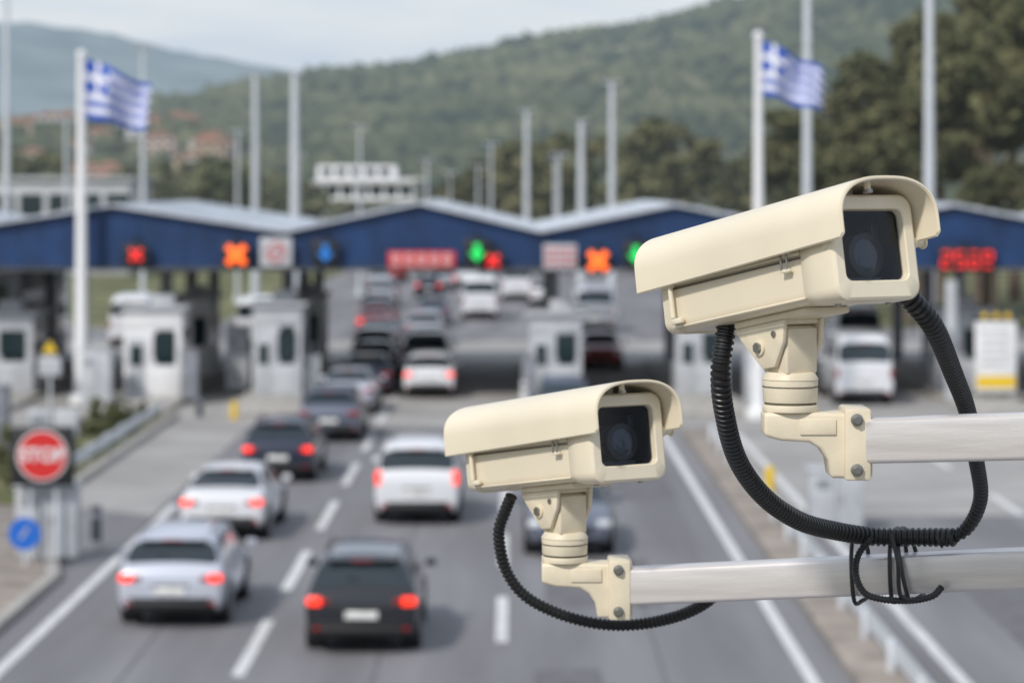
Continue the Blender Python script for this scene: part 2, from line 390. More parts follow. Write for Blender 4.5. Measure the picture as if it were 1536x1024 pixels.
sig('lane_signal',-1.2,5.15,'down',egr,.9,.95); sig('lane_signal',-.65,4.86,'dot',ered,.8,.7); sig('lane_signal',2.95,4.85,'x',eor,.85,.85)
sig('lane_signal',4.25,5.08,'down',egr,.9,.9); sig('led_display',15.6,4.9,'text',ered,1.9,.85)
def panel_sign(x,z,w,h,kind):
    m=MB(); m.box((0,0,0),(w,.1,h),0,.02)
    if kind=='ring':
        for i in range(28):
            a=2*math.pi*i/28; m.box((.3*math.cos(a),-.06,.3*math.sin(a)),(.07,.03,.05),1,rot=Matrix.Rotation(-a,4,'Y'))
        m.box((0,-.062,0),(.06,.03,.55),1,rot=Matrix.Rotation(R(45),4,'Y'))
    else:
        for k in range(3):
            for q in range(5):
                m.box((-w*.38+w*.19*q,-.06,h*(.28-.28*k)),(w*.13,.03,h*.10),1)
    ob=m.obj('hanging_sign',[redp if kind=='banner' else lgrey,white if kind=='banner' else redp]); ob.location=(x,91.5,z)
panel_sign(-8.1,5.15,1.1,1.0,'ring'); panel_sign(-3.1,4.9,2.3,.55,'banner'); panel_sign(1.65,5.0,1.15,.85,'text')

# ------------------------------------------------------------ booths
def booth(x,y,w=2.0,d=3.0,h=3.2,wall=white):
    root=empty('toll_booth',(x,y,.18)); m=MB()
    m.box((0,0,.55),(w,d,1.1),0,.03); m.box((0,0,h-.35),(w,d,.7),0,.03)
    for sx in (-1,1):
        for sy in (-1,1): m.box((sx*(w/2-.12),sy*(d/2-.12),h/2),(.235,.235,h-.02),0,.01)
    m.box((-w/2+.6*w*.5,-d/2+.03,1.6),(w*.5,.04,1.9),0,.01)
    m.obj('walls',[wall],root)
    m=MB(); m.box((0,0,1.7),(w-.12,d-.12,1.25),0); m.box((w*.2,-d/2-.012,1.75),(w*.38,.02,.85),0); m.obj('windows',[wglass],root)
    m=MB(); m.box((0,0,h+.06),(w+.35,d+.35,.12),0,.03); m.box((.2,0,h+.3),(.8,.9,.38),0,.04); m.obj('roof',[lgrey],root)
    m=MB(); m.box((-w*.28,-d/2-.01,1.1),(w*.3,.03,1.9),0,.01); m.box((-w*.28,-d/2-.03,1.45),(w*.2,.02,.7),1); m.obj('door',[lgrey,wglass],root)
booth(-12.3,92.8,2.0,3,3.0); booth(-8.1,93.5,1.7,3,3.1,lgrey); booth(1.5,93,1.8,3,2.8,lgrey); booth(6.6,94,1.8,3,2.8,lgrey); booth(-18,95,2.4,3,2.7,lgrey); booth(-8.3,106,1.8,3,2.9); booth(16,96,1.9,3,2.8,lgrey); booth(-12.5,104,1.9,3,2.9)
def cabinet(x,y,w,d,h,mt,z=0,name='equipment_cabinet'):
    m=MB(); m.box((0,0,h/2),(w,d,h),0,.03); m.box((0,0,h+.03),(w+.08,d+.08,.06),0,.02)
    m.box((0,-d/2-.01,h*.5),(w*.02,.012,h*.85),1); m.box((w*.1,-d/2-.02,h*.55),(.03,.03,.16),1); m.box((-w*.25,-d/2-.012,h*.8),(w*.25,.012,.2),1)
    ob=m.obj(name,[mt,mgrey]); ob.location=(x,y,z)
cabinet(-9.75,95,.8,.7,2.2,lgrey,.18); cabinet(6.95,57.5,1.15,.8,1.3,lgrey); cabinet(-14.0,90,1.0,.7,1.9,lgrey)
cabinet(-14.1,70,1.2,.8,1.1,lgrey,.12); cabinet(-6.95,93,.5,.5,1.3,white,.18)
cabinet(-15.9,80,1.6,.8,1.4,mgrey); cabinet(8.3,90,.9,.8,1.9,lgrey); cabinet(-11.0,91,.6,.6,1.6,mgrey,.18); cabinet(.6,90,.5,.5,1.5,mgrey,.18); cabinet(-19.5,88,2.2,1,2.2,mgrey)
def bollard(x,y,mt,h=.9,z=0):
    m=MB(); m.cyl((0,0,0),(0,0,h),.11,m=0,n=16,b=.02); m.cyl((0,0,h*.7),(0,0,h*.85),.115,m=1,n=16); m.cyl((0,0,0),(0,0,.04),.17,m=1); ob=m.obj('bollard',[mt,mt if mt is yellow else mgrey]); ob.location=(x,y,z)
bollard(-8.85,85,yellow,.55); bollard(-8.5,54.5,dgrey,.75,.13); bollard(5.9,61,yellow,1.0); bollard(-10.0,85.4,dgrey,.7); bollard(.4,88,white,.8,.18)

root=empty('customs_office',(-22.2,106,0)); m=MB(); m.box((0,0,2.1),(7,12,4.2),0,.03); m.obj('walls',[mgrey],root)
m=MB()
for i in range(6): m.box((-2.9+i*1.15,-6.01,2.6),(1.0,.06,2.3),0)
for i in range(9): m.box((3.51,-5.2+i*1.3,2.4),(.06,1.1,1.9),0)
m.obj('windows',[wglass],root)
m=MB(); m.box((0,0,4.3),(7.5,12.5,.2),0,.03); m.obj('roof',[lgrey],root)

root=empty('stop_sign',(-9.15,52.0,.13))
m=MB(); m.box((0,0,2.02),(1.25,.1,1.15),0,.04); m.cyl((-.25,.1,0),(-.25,.1,2.4),.04,m=2); m.cyl((.25,.1,0),(.25,.1,2.4),.04,m=2)
m.cyl((0,-.055,2.04),(0,-.075,2.04),.50,m=1,n=48); m.cyl((0,-.075,2.04),(0,-.08,2.04),.465,m=3,n=48)
m.obj('panel',[blackp,white,pole,redp],root)
cu=bpy.data.curves.new('stop_text','FONT'); cu.body='STOP'; cu.size=.36; cu.align_x='CENTER'; cu.align_y='CENTER'; cu.extrude=.004; cu.offset=.012
to=bpy.data.objects.new('lettering',cu); link(to); to.parent=root; to.location=(0,-.088,2.04); to.rotation_euler=(R(90),0,0); cu.materials.append(white)
cabinet(-9.15,52.6,1.2,.6,1.35,lgrey,.13)
m=MB(); m.cyl((0,0,0),(0,0,.9),.03,m=1); m.cyl((0,-.04,.62),(0,-.06,.62),.31,m=0,n=36)
m.box((0,-.07,.64),(.05,.01,.28),2,rot=Matrix.Rotation(R(35),4,'Y')); ob=m.obj('keep_direction_sign',[bluep,pole,lgrey]); ob.location=(-9.35,51.2,.13)
m=MB(); m.box((-.35,0,1.0),(.62,.3,.7),0,.03); m.box((.35,0,1.0),(.62,.3,.7),0,.03); m.cyl((-.35,0,0),(-.35,0,.8),.05,m=1);m.cyl((.35,0,0),(.35,0,.8),.05,m=1)
m.box((-.35,-.16,1.05),(.4,.02,.3),1); ob=m.obj('traffic_control_box',[lgrey,mgrey]); ob.location=(-12.2,71,.12)
m=MB(); m.cyl((0,.05,0),(0,.05,2.2),.05,m=1); m.prism([(-.26,1.8),(.26,1.8),(0,2.22)],.05,0); m.box((0,0,1.35),(.75,.05,.65),2,.01); ob=m.obj('warning_sign',[yellow,pole,lgrey]); ob.location=(-15.6,90,0)
m=MB(); m.box((0,0,1.6),(1.4,.15,2.4),0,.03); m.box((0,0,3.0),(1.5,.2,.35),1,.03); m.box((0,-.08,.75),(1.3,.03,.4),3)
for k in range(5): m.box((-.05,-.082,2.5-.28*k),(1.0-.1*(k%3),.02,.08),2)
for sx in(-.55,.55): m.cyl((sx,.1,0),(sx,.1,2.9),.05,m=2)
for k in range(3): m.cyl((-.4+.4*k,-.1,3.0),(-.4+.4*k,-.12,3.0),.11,m=3)
ob=m.obj('information_board',[white,dgrey,lgrey,yellow]); ob.location=(16.5,91,0)
m=MB(); m.cyl((0,0,0),(0,0,4.2),.22,m=0,n=20); m.box((0,-.25,2.2),(.5,.1,.7),1,.02); ob=m.obj('signal_column',[lgrey,mgrey]); ob.location=(15.0,91,0)

# ------------------------------------------------------------ masts, flags
def mast(x,y,h,r=.13,head=True):
    m=MB(); m.cyl((0,0,0),(0,0,h),r,r*.55,m=0,n=16); m.cyl((0,0,0),(0,0,.5),r*1.5,m=0,n=16); m.box((0,0,.03),(.6,.6,.06),0)
    if head:
        m.box((0,0,h-.1),(1.0,.10,.10),0)
        for sx in (-.4,0,.4): m.box((sx,-.12,h-.02),(.22,.3,.12),1,.02)
    ob=m.obj('light_mast',[pole,lgrey]); ob.location=(x,y,0)
mast(-25.6,135,19,.22); mast(-20.9,151,15.3,.17); mast(-15.4,160,14.2,.26); mast(-12.3,151,13.9,.34); mast(1,181,12.6,.26); mast(4.7,181,11.9,.34)
mast(5.7,152,13.4,.26); mast(14.5,131,19.5,.28); mast(20.5,131,19.5,.32); mast(2.65,152,9.3,.12); mast(-17.5,170,11,.13); mast(-14,175,9.5,.12); mast(-1.5,190,10.5,.13); mast(-10.4,182,11.5,.13)
mast(-23.4,140,11,.12); mast(-6.4,200,9.5,.12); mast(-2.6,205,9,.12); mast(3.4,210,9.5,.14); mast(-5,215,8.6,.1)
def flagpole(x,y,h,L,H,phase,droop,r=.22):
    root=empty('greek_flag_on_pole',(x,y,0)); m=MB()
    m.cyl((0,0,0),(0,0,h),r*1.1,r*.55,m=0,n=24); m.cyl((0,0,0),(0,0,.35),r*2,m=0,n=24,b=.03)
    bmesh.ops.create_uvsphere(m.bm,u_segments=16,v_segments=10,radius=.16,matrix=Matrix.Translation((0,0,h+.1)))
    m.obj('pole',[polew],root)
    nx,nz=54,36; tb=bmesh.new(); V=[]
    for i in range(nx+1):
        u=i/nx; row=[]
        for j in range(nz+1):
            v=j/nz
            a=math.sin(u*9+phase+v*1.2); bb=math.sin(u*15+phase*2-v*2)
            X=.14+u*L*.93+.07*a*u-.10*v*u; Yc=(.34*a+.14*bb)*min(1,u*2.5); Z=-v*H*(1-.25*u)-droop*u**1.15-.11*u*math.sin(u*9+phase+1)
            row.append(tb.verts.new((X,Yc,Z)))
        V.append(row)
    for i in range(nx):
        for j in range(nz):
            f=tb.faces.new((V[i][j],V[i+1][j],V[i+1][j+1],V[i][j+1])); f.smooth=True
            s=j//4; col=0 if s%2==0 else 1
            if i<20 and j<20: col=1 if (8<=j<12 or 8<=i<12) else 0
            f.material_index=col
    me=bpy.data.meshes.new('flag'); tb.to_mesh(me); me.materials.append(flagb); me.materials.append(flagw)
    fo=link(bpy.data.objects.new('flag',me)); fo.parent=root; fo.location=(0,0,h-.05)
flagpole(-14.7,91,11.8,2.45,2.05,.6,.95); flagpole(7.85,85,12.1,2.15,1.75,2.2,1.0,.2)

# ------------------------------------------------------------ vehicles
tyre=mat('tyre',(.012,.012,.013),.8); rim=mat('wheel_rim',(.35,.36,.38),.35,.7)
cglass=mat('car_glass',(.018,.028,.036),.06,0,coat=.5); trim=mat('car_trim',(.02,.02,.022),.55)
plate=mat('number_plate',(.7,.7,.68),.5,var=.3,scale=9); lampoff=mat('tail_lamp',(.30,.012,.012),.2); lampon=mat('brake_lamp',(.6,.03,.01),.2,emit=(1,.035,.015),es=1.7,var=.5,scale=6); headl=mat('head_lamp',(.7,.72,.75),.1)
paints={'white':mat('car_white',(.70,.71,.74),.28,0,coat=.6),'silver':mat('car_silver',(.42,.44,.48),.3,.5,coat=.6),'black':mat('car_black',(.012,.013,.018),.22,0,coat=.8),
 'grey':mat('car_grey',(.14,.16,.21),.3,.4,coat=.6),'blue':mat('car_blue',(.05,.10,.18),.3,.2,coat=.6),'red':mat('car_red',(.35,.02,.02),.3,0,coat=.6),'navy':mat('car_navy',(.022,.03,.055),.25,.2,coat=.7),'lilac':mat('car_pale_blue',(.54,.57,.65),.28,.2,coat=.6)}
ST={
'suv':([(0,.80,.44,.74,.72,.78,'p'),(.04,.87,.34,.90,.80,.95,'p'),(.13,.895,.29,.97,.82,1.03,'p'),(.17,.90,.28,.985,.815,1.07,'r'),(.44,.905,.24,.99,.69,1.42,'p'),(.55,.905,.23,.99,.67,1.49,'p'),(.78,.905,.22,.985,.66,1.51,'s'),(1.55,.905,.21,.97,.665,1.53,'p'),(1.63,.905,.21,.97,.665,1.53,'s'),(2.45,.905,.21,.955,.66,1.51,'p'),(2.51,.905,.21,.955,.66,1.50,'s'),(2.85,.905,.22,.95,.65,1.45,'w'),(3.45,.895,.22,.94,.74,1.02,'p'),(4.0,.87,.24,.86,.72,.92,'p'),(4.3,.80,.30,.72,.66,.78,'p'),(4.4,.70,.40,.62,.6,.66,'p')],.86),
'sedan':([(0,.78,.46,.72,.70,.78,'p'),(.04,.86,.34,.88,.78,.95,'p'),(.12,.885,.30,.95,.80,1.03,'p'),(.50,.895,.26,.95,.79,1.05,'p'),(.56,.895,.26,.95,.78,1.07,'r'),(1.10,.90,.23,.95,.63,1.38,'p'),(1.22,.90,.22,.95,.61,1.41,'s'),(1.90,.90,.21,.94,.62,1.44,'p'),(1.98,.90,.21,.94,.62,1.44,'s'),(2.75,.90,.21,.93,.61,1.40,'w'),(3.40,.89,.22,.92,.74,.99,'p'),(4.05,.87,.24,.83,.72,.89,'p'),(4.42,.80,.30,.70,.66,.76,'p'),(4.52,.70,.40,.62,.6,.66,'p')],.84),
'mpv':([(0,.84,.42,.86,.76,.92,'p'),(.04,.90,.34,1.02,.84,1.08,'p'),(.10,.92,.29,1.08,.86,1.16,'p'),(.13,.925,.28,1.09,.855,1.20,'r'),(.34,.93,.24,1.09,.76,1.62,'p'),(.44,.93,.23,1.09,.74,1.72,'p'),(.62,.93,.22,1.08,.73,1.76,'s'),(1.6,.93,.21,1.06,.73,1.78,'p'),(1.68,.93,.21,1.06,.73,1.78,'s'),(2.6,.93,.21,1.04,.72,1.75,'p'),(2.66,.93,.21,1.04,.72,1.74,'s'),(3.0,.93,.22,1.03,.70,1.68,'w'),(3.6,.91,.22,1.01,.78,1.12,'p'),(4.1,.88,.24,.92,.74,1.0,'p'),(4.4,.80,.30,.76,.66,.82,'p'),(4.5,.70,.40,.64,.6,.7,'p')],.95),
'van':([(0,.92,.46,1.30,.88,1.36,'p'),(.03,.96,.38,1.34,.90,1.42,'p'),(.05,.98,.34,1.35,.90,1.46,'r'),(.14,.98,.30,1.35,.86,2.10,'p'),(.22,.98,.30,1.35,.84,2.32,'p'),(.5,.99,.28,1.35,.84,2.40,'s'),(1.9,.99,.28,1.34,.84,2.42,'p'),(2.0,.99,.28,1.34,.84,2.42,'s'),(3.4,.99,.28,1.32,.84,2.40,'p'),(3.5,.99,.28,1.3,.84,2.38,'s'),(4.1,.98,.28,1.28,.80,2.25,'w'),(4.8,.96,.30,1.22,.84,1.35,'p'),(5.2,.92,.34,1.0,.8,1.1,'p'),(5.35,.82,.42,.8,.7,.85,'p')],1.0)}
car_cache={}
def car_mesh(kind):
    if kind in car_cache: return car_cache[kind]
    st,lz=ST[kind]; tb=bmesh.new(); rings=[]
    for y,hw,zb,zl,tw,zt,k in st:
        half=[(.88*hw,zb),(hw*.985,zb+.13),(hw,(zb+zl)/2+.06),(.965*hw,zl),(tw,zt-.035),(.80*tw,zt)]
        ring=[(x,y,z) for x,z in half]+[(0,y,zt+.025)]+[(-x,y,z) for x,z in half[::-1]]+[(0,y,zb)]
        rings.append([tb.verts.new(p) for p in ring])
    n=len(rings[0])
    for q,(a,c) in enumerate(zip(rings,rings[1:])):
        k=st[q][6]
        for i in range(n):
            f=tb.faces.new((a[i],a[(i+1)%n],c[(i+1)%n],c[i])); f.smooth=True
            if k in 'rw' and i in (4,5,6,7): f.material_index=1
            if k in 'sw' and i in (3,8): f.material_index=1
            if i in (12,13): f.material_index=2
    tb.faces.new(rings[0][::-1]); tb.faces.new(rings[-1]); bmesh.ops.recalc_face_normals(tb,faces=tb.faces)
    cl=tb.edges.layers.float.new('crease_edge')
    for e in tb.edges:
        ms={f.material_index for f in e.link_faces}
        if len(ms)>1: e[cl]=.75
    me=bpy.data.meshes.new('tmp'); tb.to_mesh(me); tb.free()
    ob=link(bpy.data.objects.new('tmp',me)); sm=ob.modifiers.new('s','SUBSURF'); sm.levels=2
    dg=bpy.context.evaluated_depsgraph_get(); me2=bpy.data.meshes.new_from_object(ob.evaluated_get(dg))
    bpy.data.objects.remove(ob)
    m=MB(); m.bm.from_mesh(me2); Lc=st[-1][0]; hw=st[6][1]; big=kind=='van'
    yw=(.82,Lc-.95); wr=.34 if big else .325
    for y in yw:
        for sg in (-1,1):
            m.cyl((sg*(hw-.30),y,wr+.05),(sg*(hw+.004),y,wr+.05),wr+.06,m=2,n=28)
            m.cyl((sg*(hw-.22),y,wr),(sg*(hw+.012),y,wr),wr,m=3,n=28,b=.02)
            m.cyl((sg*(hw+.012),y,wr),(sg*(hw+.018),y,wr),wr*.66,m=4,n=20)
    m.box((0,Lc/2,.28),(1.5,Lc-.9,.16),2)
    m.box((0,.03,.40),(1.30,.14,.14),2,.03)
    m.box((0,-.015,.50),(1.40,.06,.035),2,.01)
    m.box((0,-.012,.63 if kind in('suv','sedan') else .72),(.52,.03,.12),5,.004); m.box((0,.01,.72 if kind in('suv','sedan') else .82),(.62,.04,.035),2,.01)
    for sg in (-1,1):
        if kind in('mpv','van'): m.box((sg*(hw-.085),.060,lz+.08),(.12,.12,.32),6,.04)
        else:
            m.box((sg*(hw-.16),.055,lz-.02),(.25,.15,.14),6,.045,rot=Matrix.Rotation(R(sg*14),4,'Z')); m.box((sg*(hw-.34),.012,lz-.02),(.13,.07,.08),7,.02)
        m.box((sg*(hw-.22),-.002,.42),(.16,.03,.05),7,.01)
        m.box((sg*(hw+.10),st[-4][0]-.35,st[-4][3]+.10),(.19,.10,.13),0,.03)
        m.box((sg*(hw-.22),Lc-.14,.68 if not big else .9),(.30,.16,.15),8,.04,rot=Matrix.Rotation(R(-sg*22),4,'Z'))
        if kind in('suv','mpv'):
            zt=st[7][5]; m.box((sg*.60,1.6,zt+.035),(.035,1.9,.03),2,.01)
        m.box((sg*(hw-.005),1.9,st[7][3]-.16),(.02,.16,.025),2,.005)
        m.box((sg*(hw-.005),2.7,st[7][3]-.16),(.02,.16,.025),2,.005)
    r0=[s for s in st if s[6]=='r'][0]; r1=st[st.index(r0)+1]
    m.box((0,r1[0]-.02,r1[5]+.035),(1.10,.22,.035),0,.012)
    m.box((0,r1[0]-.125,r1[5]+.025),(.34,.02,.025),7,.004)
    m.box((0,Lc-.03,.56),(.9,.08,.16),2,.02)
    m.box((0,.36*(r0[0]+r1[0]),r0[5]+.06),(.5,.02,.02),2,.004,rot=Matrix.Rotation(R(20),4,'Y'))
    me=bpy.data.meshes.new('car_'+kind); m.bm.to_mesh(me); m.bm.free()
    for x in (paints['white'],cglass,trim,tyre,rim,plate,lampoff,lampoff,headl): me.materials.append(x)
    me.set_sharp_from_angle(angle=R(40)); car_cache[kind]=me; return me
def car(name,kind,x,y,col,on=False,rot=0,s=1):
    ob=link(bpy.data.objects.new(name,car_mesh(kind))); ob.location=(x,y,.012); ob.rotation_euler=(0,0,R(rot)); ob.scale=(s,s,s)
    ob.material_slots[0].link='OBJECT'; ob.material_slots[0].material=paints[col]
    if on:
        ob.material_slots[6].link='OBJECT'; ob.material_slots[6].material=lampon
    return ob
car('hatchback_car','suv',-5.72,44.6,'lilac',True,-1); car('hatchback_car','suv',-2.38,42.1,'black',True,0)
car('sedan_car','sedan',-6.05,55.5,'white',True,-2); car('hatchback_car','suv',-5.85,66.5,'navy',True,-1)
car('minivan','mpv',-2.08,58.2,'white',True,0)
car('hatchback_car','suv',-5.3,77,'grey',False,-1); car('sedan_car','sedan',-5.35,86.0,'lilac',False,-1)
car('sedan_car','sedan',-5.1,93.5,'navy',False); car('sedan_car','sedan',-5.3,101.5,'grey',False); car('hatchback_car','suv',-5.7,110,'black',False); car('sedan_car','sedan',-6.0,119,'grey',False)
car('sedan_car','sedan',-6.7,130,'red',True); car('hatchback_car','suv',-7.0,139,'navy'); car('hatchback_car','suv',-7.5,148,'black',False); car('minivan','mpv',-7.9,162,'silver',False)
car('hatchback_car','suv',-2.9,93,'white',True); car('minivan','mpv',-3.3,102,'silver',False); car('sedan_car','sedan',-3.6,112,'grey',False); car('hatchback_car','suv',-4.2,141,'grey',False)
car('minibus','van',-1.8,148,'white',False); car('sedan_car','sedan',-5.6,178,'navy',True); car('minibus','van',.3,172,'white',False)
car('sedan_car','sedan',1.15,57.5,'grey',False,180); car('sedan_car','sedan',3.6,112,'red',False,180); car('hatchback_car','suv',1.6,84,'blue',False,180)
car('minibus','van',11.9,90,'white'); car('hatchback_car','suv',-4.1,124,'silver',False)
car('minibus','van',-17.5,122,'white'); car('minibus','van',-11.5,120,'white'); car('minibus','van',4.2,135,'silver'); car('sedan_car','sedan',2.0,165,'white'); car('sedan_car','sedan',-9.6,190,'silver')
for i in range(20):
    x=random.uniform(-11,8); y=190+i*6.5
    car('sedan_car' if i%2 else 'hatchback_car','sedan' if i%2 else 'suv',x,y,random.choice(['white','silver','grey','lilac','red','white']),i%6==0)
car('minibus','van',14.6,112,'white'); car('minibus','van',9.5,128,'white')

# ------------------------------------------------------------ vegetation
leaf_pine=mat('pine_foliage',(.06,.07,.036),.8,col2=(.20,.19,.10),var=.1,scale=.45,detail=5,lo=.36,hi=.68)
leaf_mid=mat('broadleaf_foliage',(.075,.09,.048),.8,col2=(.20,.20,.11),var=.1,scale=.3,detail=5,lo=.35,hi=.7)
haze_glow(leaf_pine,100,400,.02,.14,(.37,.42,.45)); haze_glow(leaf_mid,100,400,.0,.15,(.37,.42,.47))
bark=mat('bark',(.14,.11,.085),.9,var=.3,scale=6)
def leaves(c,rad,n,size,g):
    d=g.normal(size=(n,3)); d/=np.linalg.norm(d,axis=1)[:,None]; p=c+d*(rad*g.uniform(.45,1.05,(n,1)))
    a=g.normal(size=(n,3)); a/=np.linalg.norm(a,axis=1)[:,None]; b_=np.cross(a,g.normal(size=(n,3))); b_/=np.linalg.norm(b_,axis=1)[:,None]
    s=size*g.uniform(.6,1.3,(n,1)); return np.stack([p-a*s-b_*s*.6,p+a*s-b_*s*.6,p+a*s+b_*s*.6,p-a*s+b_*s*.6],1).reshape(-1,3)
def tree_mesh(H,Rr,seed,ncl=34,nl=85,size=.24,conic=.3):
    g=np.random.default_rng(seed); out=[]; m=MB()
    lean=g.normal(0,.03*H,2); top=np.array([lean[0],lean[1],H*.95])
    tube(m,[(0,0,-.2),(lean[0]*.3,lean[1]*.3,H*.35),(lean[0]*.7,lean[1]*.7,H*.65),tuple(top)],.022*H,1,0,0,8,r_end=.004*H)
    for k in range(ncl):
        t=g.uniform(.28,1)**.8; z=H*(.25+.72*t) if k else H*.93
        rad=Rr*(1-conic*t)*math.sqrt(max(.08,1-((t-.45)/.62)**2)); a=g.uniform(0,2*math.pi); q=rad*g.uniform(.35,1)
        c=np.array([lean[0]*t+q*math.cos(a),lean[1]*t+q*math.sin(a),z]); r3=np.array([1,1,.62])*g.uniform(.15,.28)*Rr*1.15
        out.append(leaves(c,r3,nl,size,g))
        if k%2==0: m.cyl((lean[0]*t*.8,lean[1]*t*.8,z-.12*H),tuple(c),.006*H,.002*H,m=1,n=5)
    V=np.concatenate(out); nq=len(V)//4
    tm=bpy.data.meshes.new('l'); tm.vertices.add(len(V)); tm.vertices.foreach_set('co',V.ravel()); tm.loops.add(nq*4); tm.loops.foreach_set('vertex_index',np.arange(nq*4)); tm.polygons.add(nq); tm.polygons.foreach_set('loop_start',np.arange(nq)*4); tm.update(calc_edges=True)
    m.bm.from_mesh(tm); bpy.data.meshes.remove(tm)
    me=bpy.data.meshes.new('tree'); m.bm.to_mesh(me); m.bm.free(); me.materials.append(leaf_pine); me.materials.append(bark); return me
pines=[tree_mesh(16,4.4,s,32,70,.28) for s in (1,2,3,4)]
pos=[(17.5,150,9.5),(20,158,12),(22,148,13.5),(24.5,160,16),(26,149,15),(28,157,17.5),(30,147,18),(32,160,20.5),(34,150,21),(36,158,22),(38,148,20),(23,172,16),(28,174,19),(33,175,22.5),(19,170,12.5),(29,140,11),(34,139,13),(25,138,8.5),(21,140,8),(37,137,13),(42,155,22)]
for i,(x,y,h) in enumerate(pos):
    ob=link(bpy.data.objects.new('pine_tree',pines[i%4])); s=h/16; ob.location=(x,y,0); ob.rotation_euler=(0,0,random.uniform(0,6.28)); ob.scale=(s*random.uniform(.9,1.15),s,s)
def mass(name,items,mt,ncl=16,nl=60,size=.42):
    g=np.random.default_rng(11); out=[]
    for x,y,z0,H,Rr in items:
        for k in range(ncl):
            t=g.uniform(0,1); rad=Rr*math.sqrt(max(.1,1-((t-.4)/.65)**2)); a=g.uniform(0,6.28); q=rad*g.uniform(.3,1)
            out.append(leaves(np.array([x+q*math.cos(a),y+q*math.sin(a),z0+H*(.18+.74*t)]),np.array([1,1,.7])*Rr*g.uniform(.25,.42),nl,size,g))
    V=np.concatenate(out); nq=len(V)//4
    me=bpy.data.meshes.new(name); me.vertices.add(len(V)); me.vertices.foreach_set('co',V.ravel()); me.loops.add(nq*4); me.loops.foreach_set('vertex_index',np.arange(nq*4)); me.polygons.add(nq); me.polygons.foreach_set('loop_start',np.arange(nq)*4); me.update(calc_edges=True)
    me.materials.append(mt); link(bpy.data.objects.new(name,me))
it=[]
for i in range(46):
    Y=random.uniform(225,285); X=random.uniform(-.0195,.1155)*Y
    e=np.interp(X/Y,[-.0195,-.002,.018,.0455,.0705,.0955,.1155],[.011,.0175,.0275,.027,.0205,.019,.0325])+random.uniform(-.011,.002)
    it.append((X,Y,0,7.4+e*Y,random.uniform(2.2,3.6)))
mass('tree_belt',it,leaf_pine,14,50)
it=[]
for i in range(56):
    Y=random.uniform(240,340); X=random.uniform(-.207,-.0745)*Y
    e=np.interp(X/Y,[-.207,-.177,-.1545,-.1295,-.1095,-.092,-.0745],[.025,.016,.004,.011,.014,.009,.0025])+random.uniform(-.011,.001)
    it.append((X,Y,0,max(4,7.4+e*Y),random.uniform(2.4,4)))
for i in range(30):
    Y=random.uniform(330,380); it.append((random.uniform(-.0845,-.012)*Y,Y,0,random.uniform(3,6.5),random.uniform(2,3.5)))
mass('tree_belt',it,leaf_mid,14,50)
it=[]
for i in range(26): it.append((random.uniform(-13.3,-11.5),random.uniform(63,85),.1,random.uniform(.35,.8),random.uniform(.3,.5)))
for i in range(14): it.append((random.uniform(-20,-14),random.uniform(60,80),.05,random.uniform(.5,1.3),random.uniform(.4,.9)))
mass('roadside_shrubs',it,leaf_mid,6,40,.06)

# ------------------------------------------------------------ hills
def smooth(t): t=max(0,min(1,t)); return t*t*(3-2*t)
rx=[-700,-330,-250,-181,-146,-111,-59,-6,46,81,116,150,262,500,900]; rz=[25,32,36,46,56,61,67,77,82,91,104,114,132,146,155]
def hh(x,y):
    s=smooth((y-430)/1070.)
    if y>1500: s=1-.5*smooth((y-1500)/400)
    z=float(np.interp(x,rx,rz))*s
    z+=15*math.exp(-((x+100)/48)**2-((y-640)/110)**2)
    z+=(noise.noise(Vector((x*.008,y*.008,3)))*8+noise.noise(Vector((x*.02,y*.02,1)))*3)*smooth((y-430)/300.)
    return z-.3*(y<440)
def grid(name,x0,x1,nx,y0,y1,ny,f,mt):
    xs=np.linspace(x0,x1,nx); ys=np.linspace(y0,y1,ny); co=[(x,y,f(x,y)) for y in ys for x in xs]
    fa=[(j*nx+i,j*nx+i+1,(j+1)*nx+i+1,(j+1)*nx+i) for j in range(ny-1) for i in range(nx-1)]
    me=bpy.data.meshes.new(name); me.from_pydata(co,[],fa); me.materials.append(mt); 
    for p in me.polygons: p.use_smooth=True
    return link(bpy.data.objects.new(name,me))
hillm=mat('hill_ground',(.075,.088,.055),.95,col2=(.15,.145,.09),var=.2,scale=.02,detail=10); haze_glow(hillm,400,1500,.13,.30)
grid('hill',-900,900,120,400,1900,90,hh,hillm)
farm=mat('far_hill',(.06,.08,.08),1,col2=(.10,.12,.12),var=.15,scale=.012,detail=12); haze_glow(farm,2000,3400,.46,.60)
fx=[-1400,-900,-576,-531,-426,-350,-276,-200,-100,-50,60,110,200,600]; fz=[150,175,187,190,172,154,140,126,128,150,162,166,160,200]
def fh(x,y):
    s=smooth((y-2000)/1000.); 
    if y>3000: s=1-.5*smooth((y-3000)/500)
    return float(np.interp(x,fx,fz))*s+noise.noise(Vector((x*.006,y*.006,7)))*9*s+noise.noise(Vector((x*.03,y*.03,7)))*5*s
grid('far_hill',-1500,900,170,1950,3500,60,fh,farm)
bm2=bmesh.new(); bmesh.ops.create_icosphere(bm2,subdivisions=2,radius=1); bm2.verts.ensure_lookup_table(); bv=np.array([v.co[:] for v in bm2.verts]); bf=np.array([[v.index for v in f.verts] for f in bm2.faces]); bm2.free()
N=9500; AV=[];AF=[]; off=0; k=0
